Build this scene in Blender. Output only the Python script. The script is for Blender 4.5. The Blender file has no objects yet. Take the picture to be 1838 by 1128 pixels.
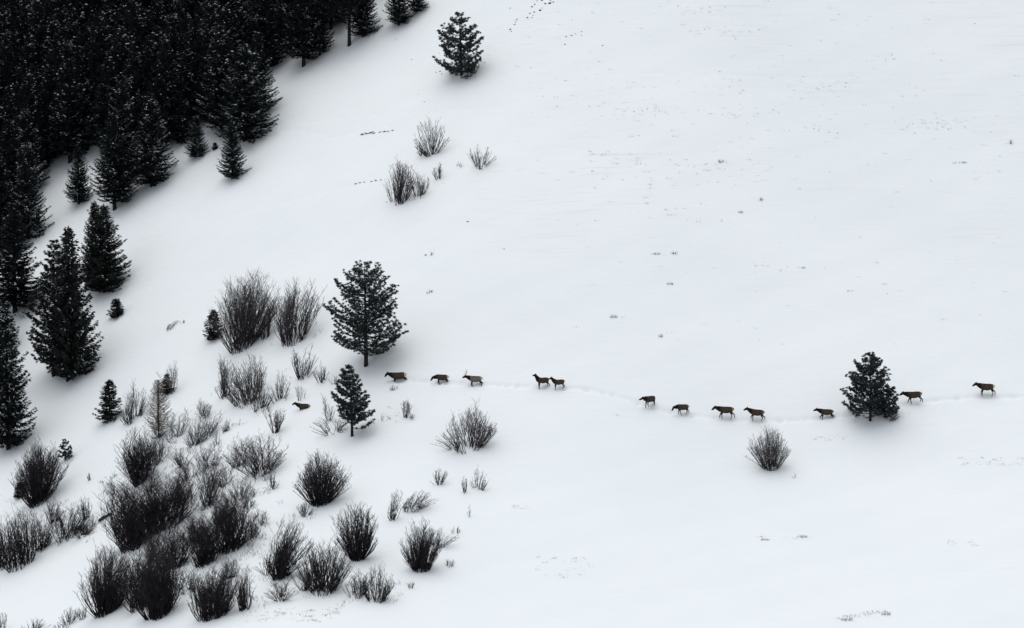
import bpy, bmesh, math, random
import numpy as np
from mathutils import Vector, Matrix

scene = bpy.context.scene
COL = scene.collection
R = math.radians

# ------------------------------------------------------------------ camera
PW, PH = 1838.0, 1128.0
CAM = np.array([0.0, -420.0, 59.0])
PITCH = math.atan2(59.0, 420.0)
HFOV = R(17.5)
cd = bpy.data.cameras.new('camera')
cd.sensor_width = 36.0
cd.lens = 18.0 / math.tan(HFOV / 2)
cd.clip_start = 1.0
cd.clip_end = 4000.0
cam = bpy.data.objects.new('camera', cd)
COL.objects.link(cam)
cam.location = CAM.tolist()
cam.rotation_euler = (math.pi / 2 - PITCH, 0, 0)
scene.camera = cam

# ------------------------------------------------------------------ sky and sun
SUN_EL, SUN_AZ = 74.0, -38.0        # degrees; azimuth measured from +Y towards +X
world = bpy.data.worlds.new('World')
scene.world = world
world.use_nodes = True
nt = world.node_tree
bg = nt.nodes['Background']
sky = nt.nodes.new('ShaderNodeTexSky')
sky.sky_type = 'NISHITA'
sky.sun_disc = False
sky.sun_elevation = R(SUN_EL)
sky.sun_rotation = R(SUN_AZ)
sky.altitude = 1800
sky.air_density = 1.0
sky.dust_density = 4.0
sky.ozone_density = 1.0
hs = nt.nodes.new('ShaderNodeHueSaturation')     # an overcast sky: the same light, far less blue
hs.inputs['Saturation'].default_value = 0.20
nt.links.new(sky.outputs[0], hs.inputs['Color'])
nt.links.new(hs.outputs[0], bg.inputs['Color'])
bg.inputs['Strength'].default_value = 0.15
sl = bpy.data.lights.new('sun', 'SUN')
sl.energy = 1.25
sl.angle = R(70)
sl.color = (1.0, 0.97, 0.93)
sun = bpy.data.objects.new('sun', sl)
COL.objects.link(sun)
sd = Vector((math.sin(R(SUN_AZ)) * math.cos(R(SUN_EL)), math.cos(R(SUN_AZ)) * math.cos(R(SUN_EL)), math.sin(R(SUN_EL))))
sun.rotation_euler = sd.to_track_quat('Z', 'Y').to_euler()
sun.location = (0, 0, 200)
scene.view_settings.view_transform = 'Standard'
scene.view_settings.look = 'None'
scene.view_settings.gamma = 1.0
scene.view_settings.use_curve_mapping = False
scene.view_settings.exposure = 0.26
scene.cycles.max_bounces = 8
scene.cycles.diffuse_bounces = 4
scene.cycles.transparent_max_bounces = 8
scene.render.engine = 'CYCLES'

# ------------------------------------------------------------------ terrain
def softplus(t):
    return np.where(t > 30, t, np.log1p(np.exp(np.minimum(t, 30))))

def height(x, y):
    """smooth height of the hillside; numpy arrays or numbers"""
    x = np.asarray(x, float); y = np.asarray(y, float)
    z = 0.20 * y + 0.40 * 18 * (softplus((y + 25) / 18) - softplus(25 / 18.0))
    x0 = -16 + 0.26 * np.clip(y, -110, 95)
    w = 11.0
    z = z - 0.52 * w * softplus(-(x - x0) / w)
    z = z + 0.5 * np.sin(x * .055 + 1.2 + y * .02) * np.sin(y * .045 + .5)
    z = z + 0.16 * np.sin(x * .19 + y * .11 + 2.) * np.sin(y * .16 - x * .07) + 0.05 * np.sin(x * .55 - y * .3 + 1) * np.sin(y * .47 + x * .21)
    z = z - 1.2 * np.exp(-((x - 34) / 16) ** 2 - ((y + 28) / 14) ** 2)
    return z

TH = math.tan(HFOV / 2)
fwd = np.array([0, math.cos(PITCH), -math.sin(PITCH)])
upv = np.array([0, math.sin(PITCH), math.cos(PITCH)])
def P(px, py):
    """ground point seen at photo position px, py"""
    a = (px - PW / 2) / (PW / 2) * TH
    b = -(py - PH / 2) / (PW / 2) * TH
    d = fwd + np.array([a, 0, 0]) + upv * b
    t = np.arange(260.0, 900.0, 1.0)
    q = CAM[:, None] + d[:, None] * t
    below = q[2] < height(q[0], q[1])
    i = int(np.argmax(below)) if below.any() else len(t) - 1
    lo, hi = t[i] - 1.0, t[i]
    for _ in range(18):
        m = (lo + hi) / 2
        p = CAM + d * m
        if p[2] < float(height(p[0], p[1])): hi = m
        else: lo = m
    p = CAM + d * hi
    return Vector((p[0], p[1], float(height(p[0], p[1]))))
def mpp(p):
    """metres per photo pixel at a point"""
    dist = float(np.dot(np.array(p) - CAM, fwd))
    return dist * 2 * TH / PW
def project(p):
    v = np.array(p) - CAM
    dd = float(np.dot(v, fwd))
    return (PW / 2 + v[0] / dd / TH * PW / 2, PH / 2 - float(np.dot(v, upv)) / dd / TH * PW / 2)

# animal trails (photo positions), pressed into the snow as hoofprints
TRAILS = [
    ([(1900, 708), (1838, 712), (1768, 712), (1700, 716), (1634, 724), (1600, 735), (1560, 742), (1478, 750), (1400, 755), (1352, 755), (1298, 751), (1220, 744), (1161, 730), (1100, 708), (1040, 697), (1000, 696), (971, 695), (900, 692), (848, 690), (788, 687), (712, 683)], 0.42, .12, .30),
    ([(1838, 760), (1720, 762), (1600, 772)], 0.9, .3, .10),
    ([(700, 225), (640, 238), (600, 245), (560, 236), (500, 232), (450, 238)], 0.8, .3, .13),
    ([(900, 196), (780, 200), (690, 205), (610, 213), (520, 226)], 0.9, .3, .12),
    ([(690, 325), (600, 340), (520, 360), (440, 380), (360, 405), (220, 445)], 0.9, .3, .11),
    ([(1500, 1020), (1650, 1030), (1838, 1025)], 1.0, .5, .09),
    ([(1100, 135), (1250, 132), (1400, 140), (1560, 138), (1838, 130)], 1.2, .5, .10),
    ([(960, 1080), (1150, 1060), (1350, 1050)], 1.1, .5, .08),
]
prints = []
rng = np.random.default_rng(5)
for pts, step, spread, depth in TRAILS:
    W3 = [P(*q) for q in pts]
    for a, b in zip(W3[:-1], W3[1:]):
        n = max(1, int((b - a).length / step))
        for k in range(n):
            p = a.lerp(b, k / n)
            prints.append((p.x + rng.normal(0, .15), p.y + rng.normal(0, spread * .5), depth * rng.uniform(.5, 1.2), rng.uniform(.18, .34)))

def axis(lo, hi, fine_lo, fine_hi, fine, coarse):
    a = list(np.arange(fine_lo, fine_hi, fine))
    s = fine; v = fine_hi
    while v < hi:
        a.append(v); s = min(s * 1.12, coarse); v += s
    s = fine; v = fine_lo
    pre = []
    while v > lo:
        s = min(s * 1.12, coarse); v -= s; pre.append(v)
    return np.array(pre[::-1] + a)

gx = axis(-420, 420, -74, 74, .30, 14)
gy = axis(-640, 430, -84, 92, .34, 14)
XX, YY = np.meshgrid(gx, gy)
ZZ = height(XX, YY)
# hoofprints and tree wells
def dent(cx, cy, depth, r):
    i0, i1 = np.searchsorted(gx, [cx - 3 * r, cx + 3 * r]); j0, j1 = np.searchsorted(gy, [cy - 3 * r, cy + 3 * r])
    if i1 <= i0 or j1 <= j0: return
    xx = XX[j0:j1, i0:i1]; yy = YY[j0:j1, i0:i1]
    ZZ[j0:j1, i0:i1] -= depth * np.exp(-((xx - cx) ** 2 + (yy - cy) ** 2) / (r * r))
for cx, cy, dp, r in prints: dent(cx, cy, dp, r)
# gentle wind ripple on the snow
ZZ += .02 * np.sin(XX * .7 + 1.3 * np.sin(YY * .31)) * np.sin(YY * .9 + 1.7 * np.sin(XX * .17))

# ------------------------------------------------------------------ materials
def mat(name, col, rough=.85, spec=.2, var=None, scale=3.0, bump=None):
    m = bpy.data.materials.new(name); m.use_nodes = True
    t = m.node_tree; b = t.nodes['Principled BSDF']
    b.inputs['Roughness'].default_value = rough
    b.inputs['Specular IOR Level'].default_value = spec
    b.inputs['Base Color'].default_value = (*col, 1)
    if var:
        tc = t.nodes.new('ShaderNodeTexCoord'); no = t.nodes.new('ShaderNodeTexNoise')
        no.inputs['Scale'].default_value = scale; no.inputs['Detail'].default_value = 3
        t.links.new(tc.outputs['Object'], no.inputs['Vector'])
        cr = t.nodes.new('ShaderNodeValToRGB')
        cr.color_ramp.elements[0].position = .35; cr.color_ramp.elements[0].color = (*col, 1)
        cr.color_ramp.elements[1].position = .65; cr.color_ramp.elements[1].color = (*var, 1)
        t.links.new(no.outputs['Fac'], cr.inputs[0]); t.links.new(cr.outputs[0], b.inputs['Base Color'])
    return m

M = {}
M['needle'] = mat('spruce_needles', (.007, .010, .011), .9, .03, (.019, .025, .026), 1.2)
M['needle_open'] = mat('spruce_needles_open', (.012, .015, .015), .9, .05, (.030, .036, .034), 1.6)
M['pine'] = mat('pine_needles', (.028, .035, .038), .9, .06, (.070, .084, .090), 1.4)
M['bark'] = mat('conifer_bark', (.018, .016, .016), .95, .05, (.035, .030, .028), 4)
M['dead'] = mat('dead_conifer_twigs', (.065, .050, .036), .9, .1, (.12, .094, .068), 2)
M['deadbark'] = mat('dead_conifer_bark', (.045, .038, .030), .9, .1, (.08, .065, .05), 3)
M['clump'] = mat('snow_clump', (.55, .59, .62), .8, .1)
M['stem'] = mat('willow_bark', (.024, .021, .024), .9, .08, (.055, .049, .053), 1.5)
M['twig'] = mat('willow_twigs', (.052, .046, .051), .9, .08, (.115, .102, .108), 1.2)
M['stem_dark'] = mat('dark_willow_bark', (.012, .011, .013), .9, .05, (.030, .026, .029), 1.2)
M['twig_dark'] = mat('dark_willow_twigs', (.020, .018, .021), .9, .05, (.050, .044, .048), 1.0)
M['stem_pale'] = mat('pale_bark', (.075, .070, .072), .9, .1, (.13, .12, .12), 1.5)
M['grass'] = mat('dry_grass', (.30, .26, .23), .9, .1, (.50, .44, .39), .7)
M['grass_dark'] = mat('dry_weeds', (.15, .125, .105), .9, .1, (.27, .23, .20), 2)
M['rock'] = mat('dark_rock', (.018, .018, .018), .85, .2, (.05, .045, .042), 5)
M['log'] = mat('weathered_log', (.03, .027, .026), .9, .1, (.08, .07, .065), 6)
M['elk_body'] = mat('elk_flank_hair', (.038, .028, .021), .9, .08, (.068, .050, .038), 4)
M['elk_pale'] = mat('bull_flank_hair', (.125, .105, .085), .9, .08, (.17, .145, .12), 4)
M['elk_back'] = mat('elk_back_hair', (.026, .020, .016), .9, .08, (.04, .03, .024), 4)
M['elk_dark'] = mat('elk_neck_hair', (.010, .0075, .006), .9, .08, (.018, .014, .011), 5)
M['elk_leg'] = mat('elk_leg_hair', (.016, .012, .010), .9, .08, (.028, .022, .018), 5)
M['elk_rump'] = mat('elk_rump_hair', (.22, .125, .070), .9, .08, (.33, .21, .13), 5)
M['elk_rump_pale'] = mat('elk_pale_rump_hair', (.42, .32, .22), .9, .08, (.52, .42, .30), 5)
M['antler'] = mat('antler', (.17, .14, .11), .7, .2, (.24, .20, .16), 6)
M['hoof'] = mat('elk_hoof', (.008, .007, .006), .6, .2)

# snow on the ground
m = bpy.data.materials.new('snow'); m.use_nodes = True; M['snow'] = m
t = m.node_tree; N = t.nodes.new; L = t.links.new
b = t.nodes['Principled BSDF']
b.inputs['Roughness'].default_value = .75
b.inputs['Specular IOR Level'].default_value = .15
tc = N('ShaderNodeTexCoord')
def noise(scale_vec, scale, detail, rough=.5):
    mp = N('ShaderNodeMapping'); mp.inputs['Scale'].default_value = scale_vec
    L(tc.outputs['Object'], mp.inputs['Vector'])
    n = N('ShaderNodeTexNoise'); n.inputs['Scale'].default_value = scale; n.inputs['Detail'].default_value = detail
    n.inputs['Roughness'].default_value = rough
    L(mp.outputs[0], n.inputs['Vector']); return n
n1 = noise((1, 1, 1), .035, 3)
cr = N('ShaderNodeValToRGB'); L(n1.outputs['Fac'], cr.inputs[0])
cr.color_ramp.elements[0].position = .3; cr.color_ramp.elements[0].color = (.775, .822, .842, 1)
cr.color_ramp.elements[1].position = .7; cr.color_ramp.elements[1].color = (.80, .842, .858, 1)
# thin grassy terrace lines where the snow is thinnest
n2 = noise((.05, 1.0, 1.2), 1.5, 4, .6)
n3 = noise((1, 1, 1), .05, 2)
r2 = N('ShaderNodeMapRange'); r2.inputs['From Min'].default_value = .54; r2.inputs['From Max'].default_value = .66; L(n2.outputs['Fac'], r2.inputs['Value'])
r3 = N('ShaderNodeMapRange'); r3.inputs['From Min'].default_value = .46; r3.inputs['From Max'].default_value = .66; L(n3.outputs['Fac'], r3.inputs['Value'])
sx = N('ShaderNodeSeparateXYZ'); L(tc.outputs['Object'], sx.inputs[0])
r4 = N('ShaderNodeMapRange'); r4.inputs['From Min'].default_value = 0; r4.inputs['From Max'].default_value = 22; L(sx.outputs['Y'], r4.inputs['Value'])
r5 = N('ShaderNodeMapRange'); r5.inputs['From Min'].default_value = -12; r5.inputs['From Max'].default_value = 10; L(sx.outputs['X'], r5.inputs['Value'])
def mul(a, b_):
    q = N('ShaderNodeMath'); q.operation = 'MULTIPLY'; L(a, q.inputs[0])
    if isinstance(b_, float): q.inputs[1].default_value = b_
    else: L(b_, q.inputs[1])
    return q.outputs[0]
f = mul(mul(mul(r2.outputs[0], r3.outputs[0]), mul(r4.outputs[0], r5.outputs[0])), .22)
mx = N('ShaderNodeMix'); mx.data_type = 'RGBA'
L(f, mx.inputs['Factor']); L(cr.outputs[0], mx.inputs['A']); mx.inputs['B'].default_value = (.52, .50, .49, 1)
L(mx.outputs['Result'], b.inputs['Base Color'])
n4 = noise((.5, 1, 1), .8, 5, .6); n5 = noise((.12, 1, 1), 2.2, 3, .5)
ad = N('ShaderNodeMath'); ad.operation = 'MULTIPLY_ADD'; L(n4.outputs['Fac'], ad.inputs[0]); ad.inputs[1].default_value = 1.0; L(mul(n5.outputs['Fac'], .5), ad.inputs[2])
bp = N('ShaderNodeBump'); bp.inputs['Strength'].default_value = .45; bp.inputs['Distance'].default_value = .12
L(ad.outputs[0], bp.inputs['Height']); L(bp.outputs[0], b.inputs['Normal'])

# ------------------------------------------------------------------ helpers
def tag(o, label=None, cat=None, group=None, kind=None):
    if label: o['label'] = label
    if cat: o['category'] = cat
    if group: o['group'] = group
    if kind: o['kind'] = kind
    return o
def empty(name, loc, label, cat, group=None):
    o = bpy.data.objects.new(name, None); o.empty_display_size = .5
    COL.objects.link(o); o.location = loc
    return tag(o, label, cat, group)
def quads_mesh(name, V, F, mi=None, mats=(), smooth=False):
    me = bpy.data.meshes.new(name)
    V = np.asarray(V, np.float32); F = np.asarray(F, np.int32)
    me.vertices.add(len(V)); me.vertices.foreach_set('co', V.ravel())
    me.loops.add(F.size); me.loops.foreach_set('vertex_index', F.ravel())
    me.polygons.add(len(F)); me.polygons.foreach_set('loop_start', np.arange(0, F.size, 4, dtype=np.int32))
    me.polygons.foreach_set('loop_total', np.full(len(F), 4, np.int32))
    for m_ in mats: me.materials.append(m_)
    if mi is not None: me.polygons.foreach_set('material_index', np.asarray(mi, np.int32))
    me.polygons.foreach_set('use_smooth', np.full(len(F), smooth))
    me.update(calc_edges=True); me.validate()
    return me
def link(name, me, parent=None):
    o = bpy.data.objects.new(name, me); COL.objects.link(o)
    if parent: o.parent = parent
    return o
def norm(a):
    return a / np.maximum(np.linalg.norm(a, axis=1, keepdims=True), 1e-9)

class Geo:
    """collects tapered three-sided rods and kite-shaped blades; builds one mesh"""
    def __init__(s): s.seg = []; s.bl = []
    def rod(s, a, b_, r0, r1, m_=0): s.seg.append((*a, *b_, r0, r1, m_))
    def path(s, pts, r0, r1, m_=0):
        n = len(pts) - 1
        for i in range(n):
            s.rod(pts[i], pts[i + 1], r0 + (r1 - r0) * i / n, r0 + (r1 - r0) * (i + 1) / n, m_)
    def blade(s, a, b_, w, side, m_=0): s.bl.append((*a, *b_, w, *side, m_))
    def mesh(s, name, mats):
        Vs = []; Fs = []; Ms = []; off = 0
        if s.seg:
            A = np.array(s.seg); p0 = A[:, :3]; p1 = A[:, 3:6]; d = norm(p1 - p0)
            ref = np.tile([.31, .77, .12], (len(A), 1)); ref[np.abs(d @ np.array([.31, .77, .12])) > .75] = [1, 0, .2]
            u = norm(np.cross(d, ref)); v = np.cross(d, u)
            V = np.zeros((len(A), 6, 3))
            for k in range(3):
                c, q = math.cos(k * 2.0944), math.sin(k * 2.0944)
                V[:, k] = p0 + (u * c + v * q) * A[:, 6:7]; V[:, 3 + k] = p1 + (u * c + v * q) * A[:, 7:8]
            base = np.arange(len(A))[:, None, None] * 6
            F = np.array([[0, 1, 4, 3], [1, 2, 5, 4], [2, 0, 3, 5]])[None] + base
            Vs.append(V.reshape(-1, 3)); Fs.append(F.reshape(-1, 4)); Ms.append(np.repeat(A[:, 8], 3)); off = len(A) * 6
        if s.bl:
            A = np.array(s.bl); p0 = A[:, :3]; p1 = A[:, 3:6]; d = norm(p1 - p0)
            sd_ = A[:, 7:10]; sd_ = norm(sd_ - d * np.sum(sd_ * d, axis=1, keepdims=True)) * A[:, 6:7] * .5
            mid = p0 + (p1 - p0) * .45
            V = np.stack([p0, mid + sd_, p1, mid - sd_], 1)
            F = np.array([[0, 1, 2, 3]])[None] + (np.arange(len(A))[:, None, None] * 4 + off)
            Vs.append(V.reshape(-1, 3)); Fs.append(F.reshape(-1, 4)); Ms.append(A[:, 10])
        return quads_mesh(name, np.concatenate(Vs), np.concatenate(Fs), np.concatenate(Ms), mats)

def round_trunk(name, pts, radii, mats, sides=9):
    V = []; F = []
    n = len(pts)
    for i, (p, r) in enumerate(zip(pts, radii)):
        for k in range(sides):
            a = k * 2 * math.pi / sides
            V.append((p[0] + math.cos(a) * r, p[1] + math.sin(a) * r, p[2]))
    for i in range(n - 1):
        for k in range(sides):
            F.append((i * sides + k, i * sides + (k + 1) % sides, (i + 1) * sides + (k + 1) % sides, (i + 1) * sides + k))
    return quads_mesh(name, V, F, None, mats, True)

# ------------------------------------------------------------------ the hillside
ny, nx = XX.shape
idx = np.arange(nx * ny).reshape(ny, nx)
F = np.stack([idx[:-1, :-1], idx[:-1, 1:], idx[1:, 1:], idx[1:, :-1]], -1).reshape(-1, 4)
me = quads_mesh('hillside', np.stack([XX, YY, ZZ], -1).reshape(-1, 3), F, None, [M['snow']], True)
tag(link('hillside', me), kind='structure')

# ------------------------------------------------------------------ spruce trees
def spruce_meshes(seed, H, W, base=.06, snow=.12, needle='needle', gap=.34, sharp=.85, wild=.18, per=9, up=0.0):
    r = random.Random(seed)
    g = Geo()
    tr = round_trunk('trunk', [(0, 0, -1.5), (0, 0, H * .3), (0, 0, H * .7), (0, 0, H)], [H * .016 + .05, H * .013 + .03, H * .007 + .02, .015], [M['bark']])
    z = base * H
    while z < H * .985:
        t = (z - base * H) / (H * (1 - base))
        prof = (1 - t) ** sharp * min(1, .55 + t * 4.5)
        rad0 = W / 2 * prof + .10
        n = max(4, int(per * (.6 + .5 * (1 - t))))
        a0 = r.uniform(0, 6.28)
        for k in range(n):
            if r.random() < .07: continue
            az = a0 + k * 6.283 / n + r.uniform(-.3, .3)
            rad = rad0 * r.uniform(1 - wild * 1.6, 1 + wild)
            if r.random() < .06: rad *= 1.2
            zz = z + r.uniform(-.5, .5) * gap
            sn_l = r.choice((0, 0, .3, 1, 3.4))
            el = -.28 + up + .75 * t + r.uniform(-.12, .12)
            dx, dy = math.cos(az), math.sin(az)
            pts = []
            for q in (0, .35, .7, 1.0):
                pts.append((dx * rad * q, dy * rad * q, zz + rad * (el * q + .22 * q * q * q) - (.10 * rad * math.sin(q * 3.14))))
            g.path(pts, .03, .008, 1)
            nt_ = max(3, int(rad / .13))
            for j in range(nt_):
                q = (j + r.random()) / nt_
                q = .12 + .9 * q
                s_ = min(q, 1.0) * 3 / 1.0
                i = min(2, int(min(q, .999) / .3501)) if q < .7 else 2
                qa = (0, .35, .7)[i]; qb = (.35, .7, 1.0)[i]
                f_ = (min(q, 1.0) - qa) / (qb - qa)
                p = [pts[i][c] + (pts[i + 1][c] - pts[i][c]) * f_ for c in range(3)]
                for sgn in (-1, 1):
                    ln = (.30 + .30 * rad * (1.05 - q) * .55) * r.uniform(.7, 1.25)
                    ang = az + sgn * r.uniform(.35, 1.0)
                    dz = r.uniform(-.45, .22)
                    e = (p[0] + math.cos(ang) * ln, p[1] + math.sin(ang) * ln, p[2] + dz * ln)
                    g.blade(p, e, r.uniform(.09, .16), (r.uniform(-1, 1), r.uniform(-1, 1), r.uniform(-1.0, 1.0)), 0)
                    if r.random() < .5:
                        g.blade(p, (e[0] * .7 + p[0] * .3, e[1] * .7 + p[1] * .3, p[2] - ln * .55), r.uniform(.09, .16), (-math.sin(az), math.cos(az), .2), 0)
                    if r.random() < snow * (.4 + q) * sn_l:
                        up = .035
                        g.blade((p[0], p[1], p[2] + up), (e[0], e[1], e[2] + up), r.uniform(.09, .19), (-math.sin(ang), math.cos(ang), r.uniform(-.5, 1.2)), 2)
            # the tip of the branch
            tip = pts[-1]
            g.blade((tip[0] - dx * .2, tip[1] - dy * .2, tip[2] - .03), (tip[0] + dx * .22, tip[1] + dy * .22, tip[2] + .10), .13, (-dy, dx, r.uniform(-.6, .6)), 0)
        z += gap * r.uniform(.8, 1.2) * (1 - .35 * t)
    for k in range(14):
        zz = H * r.uniform(.955, 1.0)
        a = r.uniform(0, 6.28)
        g.blade((0, 0, zz), (math.cos(a) * .16, math.sin(a) * .16, zz + r.uniform(.08, .26)), .09, (-math.sin(a), math.cos(a), 0), 0)
    cr_ = g.mesh('crown', [M[needle], M['bark'], M['clump']])
    return tr, cr_, H, W

def plant_tree(var, px, py, hpx, wpx, name, label, cat, group=None, rot=None, sink=.0):
    tr, cr_, H, W = var
    p = P(px, py); k = mpp(p)
    o = empty(name, (p.x, p.y, p.z - sink), label, cat, group)
    s = wpx * k / W; h_ = hpx * k / H
    o.scale = (s, s, h_)
    o.rotation_euler = (0, 0, random.uniform(0, 6.28) if rot is None else rot)
    link('trunk', tr, o); link('crown', cr_, o)
    return o

random.seed(11)
SP = [spruce_meshes(100 + i, 14, 6.4 + .3 * (i % 3), base=(.05, .09, .04, .12, .06, .08)[i], snow=(.14, .06, .22, .08, .16, .09)[i], wild=.20, sharp=(.8, .9, .75, .85, .95, .8)[i]) for i in range(6)]
SO = [spruce_meshes(200 + i, 11, 5.2, base=.04, snow=.06, needle='needle_open', wild=.26, per=11, gap=.28, up=.16, sharp=(.8, .72)[i]) for i in range(2)]
SS = [spruce_meshes(300 + i, 4.2, 2.4, base=.02, snow=.10, needle='needle_open', gap=.26, wild=.22, per=8) for i in range(2)]
ST = [spruce_meshes(320 + i, 1.8, 1.3, base=.0, snow=.05, needle='needle_open', gap=.17, wild=.2, per=7) for i in range(1)]

G_EDGE = 'spruces along the edge of the dark forest'
G_IN = 'spruces packed inside the dark forest'
edge = [  # base x, base y, height, width, variant, label
    (15, 806, 262, 104, 0, 'tall dark spruce cut by the left edge, lowest of the forest trees'),
    (-34, 742, 250, 110, 3, 'dark spruce mostly outside the left edge behind the lowest tall spruce'),
    (27, 560, 196, 120, 1, 'broad dark spruce at the left edge, left of the scraggly pine'),
    (-22, 640, 200, 110, 4, 'spruce crown poking in at the left edge between two taller spruces'),
    (52, 428, 176, 80, 2, 'dark spruce with drooping tips above the tall pine at the left'),
    (0, 452, 176, 110, 5, 'snow dusted dark spruce by the left edge behind the broad spruce'),
    (142, 366, 112, 54, 4, 'slim spruce with bare lower trunk, left of the trunked forest edge spruce'),
    (206, 376, 172, 92, 3, 'forest edge spruce with a visible thin trunk and snow below it'),
    (273, 334, 168, 92, 0, 'wide spruce at the forest edge with branches reaching right over snow'),
    (222, 322, 180, 90, 2, 'snow flecked spruce behind the two wide forest edge spruces'),
    (440, 252, 176, 120, 2, 'large snow dusted spruce at the corner of the forest, above the lone small spruce'),
    (398, 232, 190, 110, 0, 'big spruce just left of the corner spruce of the forest'),
    (462, 206, 150, 84, 4, 'spruce leaning out right of the large corner spruce'),
    (352, 222, 190, 104, 5, 'dark spruce behind the two small spruces at the forest edge'),
    (300, 262, 190, 96, 1, 'dark spruce behind the wide forest edge spruce'),
    (478, 128, 170, 84, 1, 'dark spruce on the forest edge left of the low branched spruce'),
    (545, 119, 168, 84, 3, 'spruce with a low branch reaching left, at the top of the forest edge'),
    (574, 100, 120, 54, 1, 'narrow dark spruce right behind the low branched spruce'),
    (518, 88, 170, 88, 2, 'snowy spruce left behind the low branched spruce near the top'),
    (652, 66, 120, 62, 0, 'dark spruce with thin bare trunk, right of the tall trunked pine'),
    (594, 52, 130, 90, 3, 'dark spruce at the top edge behind the tall trunked pine'),
    (716, 46, 96, 56, 5, 'dark spruce cut by the top edge, on the steep snow edge'),
    (748, 22, 70, 46, 4, 'smaller dark spruce at the top edge, farthest right of the forest'),
]
for px, py, h_, w_, v, lab in edge:
    plant_tree(SP[v], px, py, h_, w_, 'spruce_tree', lab, 'spruce tree', G_EDGE)
plant_tree(SO[0], 127, 678, 272, 104, 'spruce_tree', 'tall dark spruce with pointed top joined to the scraggly pine', 'spruce tree', G_EDGE)
plant_tree(SO[0], 188, 523, 156, 90, 'spruce_tree', 'isolated full spruce beside the forest above the tiny spruce, with a second tip', 'spruce tree', G_EDGE)
plant_tree(SO[1], 172, 518, 156, 60, 'spruce_tree', 'slightly taller left tip grown into the isolated full spruce', 'spruce tree', G_EDGE)
plant_tree(SP[0], 417, 321, 106, 54, 'spruce_tree', 'lone small spruce on open snow below the corner of the forest', 'spruce tree', 'small spruces on open snow')
plant_tree(SP[2], 353, 282, 76, 46, 'spruce_tree', 'small spruce on snow just below the forest, right of its twin', 'spruce tree', 'small spruces on open snow')
plant_tree(SS[0], 329, 254, 70, 52, 'spruce_tree', 'small spruce touching the forest, left of its twin', 'spruce tree', 'small spruces on open snow')
plant_tree(SS[1], 197, 753, 70, 46, 'spruce_tree', 'dark young spruce left of the golden dead conifer', 'spruce tree', 'small spruces on open snow')
plant_tree(SS[0], 300, 706, 34, 29, 'spruce_tree', 'little dark spruce beside the leafless sapling', 'spruce tree', 'small spruces on open snow')
plant_tree(SS[1], 384, 607, 50, 38, 'spruce_tree', 'little dark spruce leaning against the big willow clump', 'spruce tree', 'small spruces on open snow')
plant_tree(ST[0], 209, 567, 29, 26, 'spruce_tree', 'tiny lone spruce on smooth snow right of the tall pine', 'spruce tree', 'small spruces on open snow')
plant_tree(ST[0], 37, 891, 24, 22, 'spruce_tree', 'tiny dark spruce at the foot of the big left willow', 'spruce tree', 'small spruces on open snow')
plant_tree(ST[0], 386, 268, 11, 11, 'spruce_tree', 'tiniest spruce seedling between the twin small spruces and the lone one', 'spruce tree', 'small spruces on open snow')

line = [(-90, 500), (-20, 430), (40, 380), (90, 318), (190, 296), (300, 232), (400, 205), (470, 130), (500, 82), (600, 34), (700, -30)]
def in_forest(px, py):
    for (x0, y0), (x1, y1) in zip(line[:-1], line[1:]):
        if x0 <= px < x1:
            return py < y0 + (y1 - y0) * (px - x0) / (x1 - x0) - 4
    return False
rf = random.Random(3)
yy = -40; row = 0
n_in = 0
while yy < 470:
    xx_ = -86 + (row % 2) * 20
    while xx_ < 700:
        px = xx_ + rf.uniform(-11, 11); py = yy + rf.uniform(-9, 9)
        if in_forest(px, py):
            h_ = rf.uniform(150, 215); w_ = rf.uniform(72, 108)
            if px > 400: h_ *= .85
            plant_tree(SP[rf.randrange(6)], px, py, h_, w_, 'spruce_tree', 'snow flecked dark spruce packed inside the dense forest', 'spruce tree', G_IN, rf.uniform(0, 6.28)); n_in += 1
        xx_ += 43
    yy += 28; row += 1
print('forest trees', n_in)

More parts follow.
